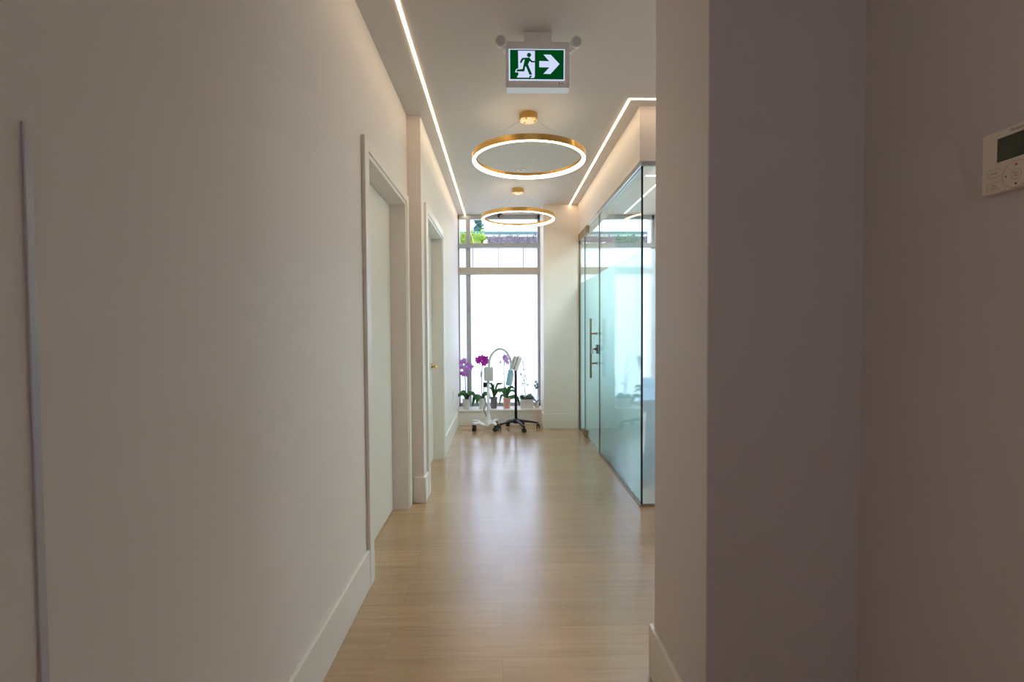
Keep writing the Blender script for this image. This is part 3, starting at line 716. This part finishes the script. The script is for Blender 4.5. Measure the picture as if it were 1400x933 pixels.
# 5 planter with succulents and an arching pale spray
t = thing('succulent_planter', 'white marbled rectangular planter of succulents right of the black pole', 'planter', (.335, Y, SZ), PG)
bm = BM(); add_box(bm, (.252, Y-.045, SZ), (.418, Y+.045, SZ+.115), .004)
for v in bm.verts:
    if v.co.z > SZ+.05: v.co.x = .335+(v.co.x-.335)*1.06
pm = pbr('marbled_ceramic', (.66, .63, .60), .35, noise=.22, nscale=9); obj('pot', bm, pm, t)
bm = BM(); add_box(bm, (.258, Y-.038, SZ+.105), (.412, Y+.038, SZ+.121), .004); obj('gravel', bm, M['soil'], t)
for sx, sr, sz, mm in ((.375, .062, .36, 'leafpale'), (.335, .05, .345, 'leafpale'), (.405, .045, .335, 'leafpale'), (.275, .055, .35, 'leaf')):
    bm = BM()
    for k in range(20):
        a = k*2.4; el = .2+1.1*(k/20); dd = Vector((math.cos(a)*math.cos(el), math.sin(a)*math.cos(el)*.7, math.sin(el)))
        o = Vector((sx, Y, sz-.035)); add_leaf(bm, [o, o+dd*sr*.5, o+dd*sr*.85, o+dd*sr*1.15], .022, .004, .15, 2)
    obj('rosette', bm, M[mm], t)
for pts in ([(.30, Y, SZ+.115), (.305, Y, .45), (.27, Y, .60), (.225, Y, .70)], [(.31, Y, SZ+.115), (.325, Y+.01, .44), (.285, Y+.01, .62), (.24, Y+.01, .66)], [(.32, Y+.01, .32), (.30, Y+.02, .60), (.285, Y+.02, .82), (.235, Y+.02, .885)]):
    stem(t, pts, .0028)
for c in [(.28, Y, .80), (.295, Y, .77), (.27, Y, .84), (.30, Y, .70), (.315, Y, .62), (.30, Y, .56), (.28, Y, .52), (.33, Y, .58), (.26, Y, .64), (.345, Y, .50), (.225, Y, .70)]:
    obj('flower', bloom_bm(c, random.uniform(.012, .020), (random.uniform(-.6, .6), -1, random.uniform(-.4, .4)), random.uniform(0, 6)), M['palefl'], t)
# 6 pale flower at the right edge of the window
t = thing('potted_orchid', 'small pale green flower spike at the right end of the sill', 'plant', (.468, Y+.03, SZ), PG)
obj('pot', pot_bm(.468, Y+.03, .024, .030, .07), M['whitepot'], t); soil(t, .468, Y+.03, .03, .07)
stem(t, [(.468, Y+.03, SZ+.055), (.478, Y+.03, .38), (.475, Y+.03, .48), (.46, Y+.02, .53)], .0032)
leaves(t, .468, Y+.03, SZ+.06, [(170, .06, .02, .03, .02), (350, .05, .02, .03, .02)], 'leafpale')
for c in ((.455, Y+.01, .54), (.475, Y+.01, .51), (.445, Y+.01, .49), (.48, Y+.01, .47), (.46, Y+.005, .46)):
    obj('flower', bloom_bm(c, .022, (random.uniform(-.6, .6), -1, 0), random.uniform(0, 6)), M['leafpale'], t)

# ------------------------------------------------------------------ chair blurred behind the glass corner
t = thing('treatment_chair', 'blue low-based seat blurred behind the frosted glass corner', 'chair', (1.4, 4.2, 0))
bm = BM(); add_box(bm, (1.0, 3.86, 0), (1.75, 4.55, .066), .012, 3); obj('base', bm, M['paleblue'], t)
bm = BM(); add_tube(bm, [(1.38, 4.2, .06), (1.38, 4.2, .12), (1.38, 4.2, .50), (1.38, 4.2, .56)], [.16, .12, .10, .14], 24); obj('column', bm, M['paleblue'], t)
bm = BM(); add_box(bm, (1.08, 3.82, .56), (1.68, 4.55, .68), .04, 4); obj('seat', bm, M['padblue'], t)
bm = BM(); add_box(bm, (1.12, 4.55, .60), (1.64, 5.25, .70), .04, 4); obj('backrest', bm, M['padblue'], t)

# ------------------------------------------------------------------ outside
tag(struct('ground', [((-30, -30, -.3), (30, 60, -.15))], M['concrete']), kind='structure')
bm = BM(); add_box(bm, (-4, 10.7, -.15), (7, 10.95, 2.9), .02); add_box(bm, (-4.02, 10.64, 2.9), (7.02, 11.0, 2.96), .01)
one('terrace_wall', bm, M['stucco'], 'pale terrace wall below the hedge outside the window', 'wall')
def bush(name, x0, x1, y0, y1, z0, z1, n, m, label, cat, size=.05):
    bm = BM()
    for i in range(n):
        c = Vector((random.uniform(x0, x1), random.uniform(y0, y1), z0+(z1-z0)*random.random()**.8))
        e = Euler((random.uniform(0, 6), random.uniform(0, 6), random.uniform(0, 6))).to_matrix(); s = size*random.uniform(.6, 1.3)
        pts = [Vector((0, 0, 0)), Vector((.45*s, .5*s, .06*s)), Vector((0, 1.1*s, .12*s)), Vector((-.45*s, .5*s, .06*s))]
        va = [bm.verts.new(c+e@p_) for p_ in pts]; bm.faces.new(va)
    t = thing(name, label, cat, ((x0+x1)/2, (y0+y1)/2, z0))
    add_box(bm, (x0+.06, y0+.06, z0+.001), (x1-.06, y1-.06, z1-.025), .03)
    obj('foliage', bm, m, t)
    for k in range(4):
        bm = BM(); xx = x0+(x1-x0)*(k+.5)/4; add_tube(bm, [(xx, (y0+y1)/2, z0), (xx+.03, (y0+y1)/2, z0+(z1-z0)*.5), (xx-.02, (y0+y1)/2, z0+(z1-z0)*.85)], [.02, .014, .006], 6)
        obj('stem', bm, M['bark'], t)
    return t
bush('hedge', -.33, 6.5, 11.05, 11.6, 2.96, 3.36, 4200, M['hedge'], 'purple-grey clipped hedge seen through the top window pane', 'hedge')
bush('shrub', -1.5, -.37, 11.0, 11.5, 2.96, 3.42, 1300, M['shrub'], 'bright yellow-green shrub left of the hedge outside the window', 'shrub', .075)
t = thing('neighbouring_building', 'white low building with teal roof edge far outside the window', 'building', (1, 15, 0))
bm = BM(); add_box(bm, (-8, 14.5, -.15), (12, 18, 4.05)); obj('wall', bm, M['stucco'], t)
bm = BM(); add_box(bm, (-8.2, 14.3, 4.03), (12.2, 18.2, 4.08), .01); obj('roof_edge', bm, M['teal'], t)
t = thing('tree', 'blue-green distant tree rising behind the building outside the window', 'tree', (-.85, 19.5, 0))
bm = BM(); add_tube(bm, [(-.85, 19.5, -.15), (-.85, 19.5, 3), (-.82, 19.5, 5.2)], [.14, .10, .03], 10); obj('trunk', bm, M['bark'], t)
bm = BM()
for i in range(1300):
    h_ = random.random(); rr = (1-h_)*.40+.05; a = random.uniform(0, 2*PI); r_ = rr*math.sqrt(random.random())
    c = Vector((-.85+r_*math.cos(a), 19.5+r_*math.sin(a), 3.9+h_*1.9)); e = Euler((random.uniform(0, 6), random.uniform(0, 6), random.uniform(0, 6))).to_matrix(); s = .11
    bm.faces.new([bm.verts.new(c+e@Vector(v_)*s) for v_ in ((0, 0, 0), (.4, .5, 0), (0, 1.2, .1), (-.4, .5, 0))])
obj('crown', bm, M['conifer'], t)

# ------------------------------------------------------------------ sky
w = bpy.data.worlds.new('world'); SC.world = w; w.use_nodes = True
bg = w.node_tree.nodes['Background']; bg.inputs[0].default_value = (.76, .86, 1.0, 1); bg.inputs[1].default_value = 5.6

for o in bpy.data.objects:
    if '_base' in o: del o['_base']
# ------------------------------------------------------------------ colour management
vs = SC.view_settings; vs.view_transform = 'Standard'; vs.look = 'None'; vs.gamma = 1; vs.use_curve_mapping = False; vs.exposure = -0.07
SC.cycles.max_bounces = 14; SC.cycles.diffuse_bounces = 7; SC.cycles.glossy_bounces = 5; SC.cycles.transparent_max_bounces = 16; SC.cycles.transmission_bounces = 10
SC.cycles.sample_clamp_indirect = 6.0
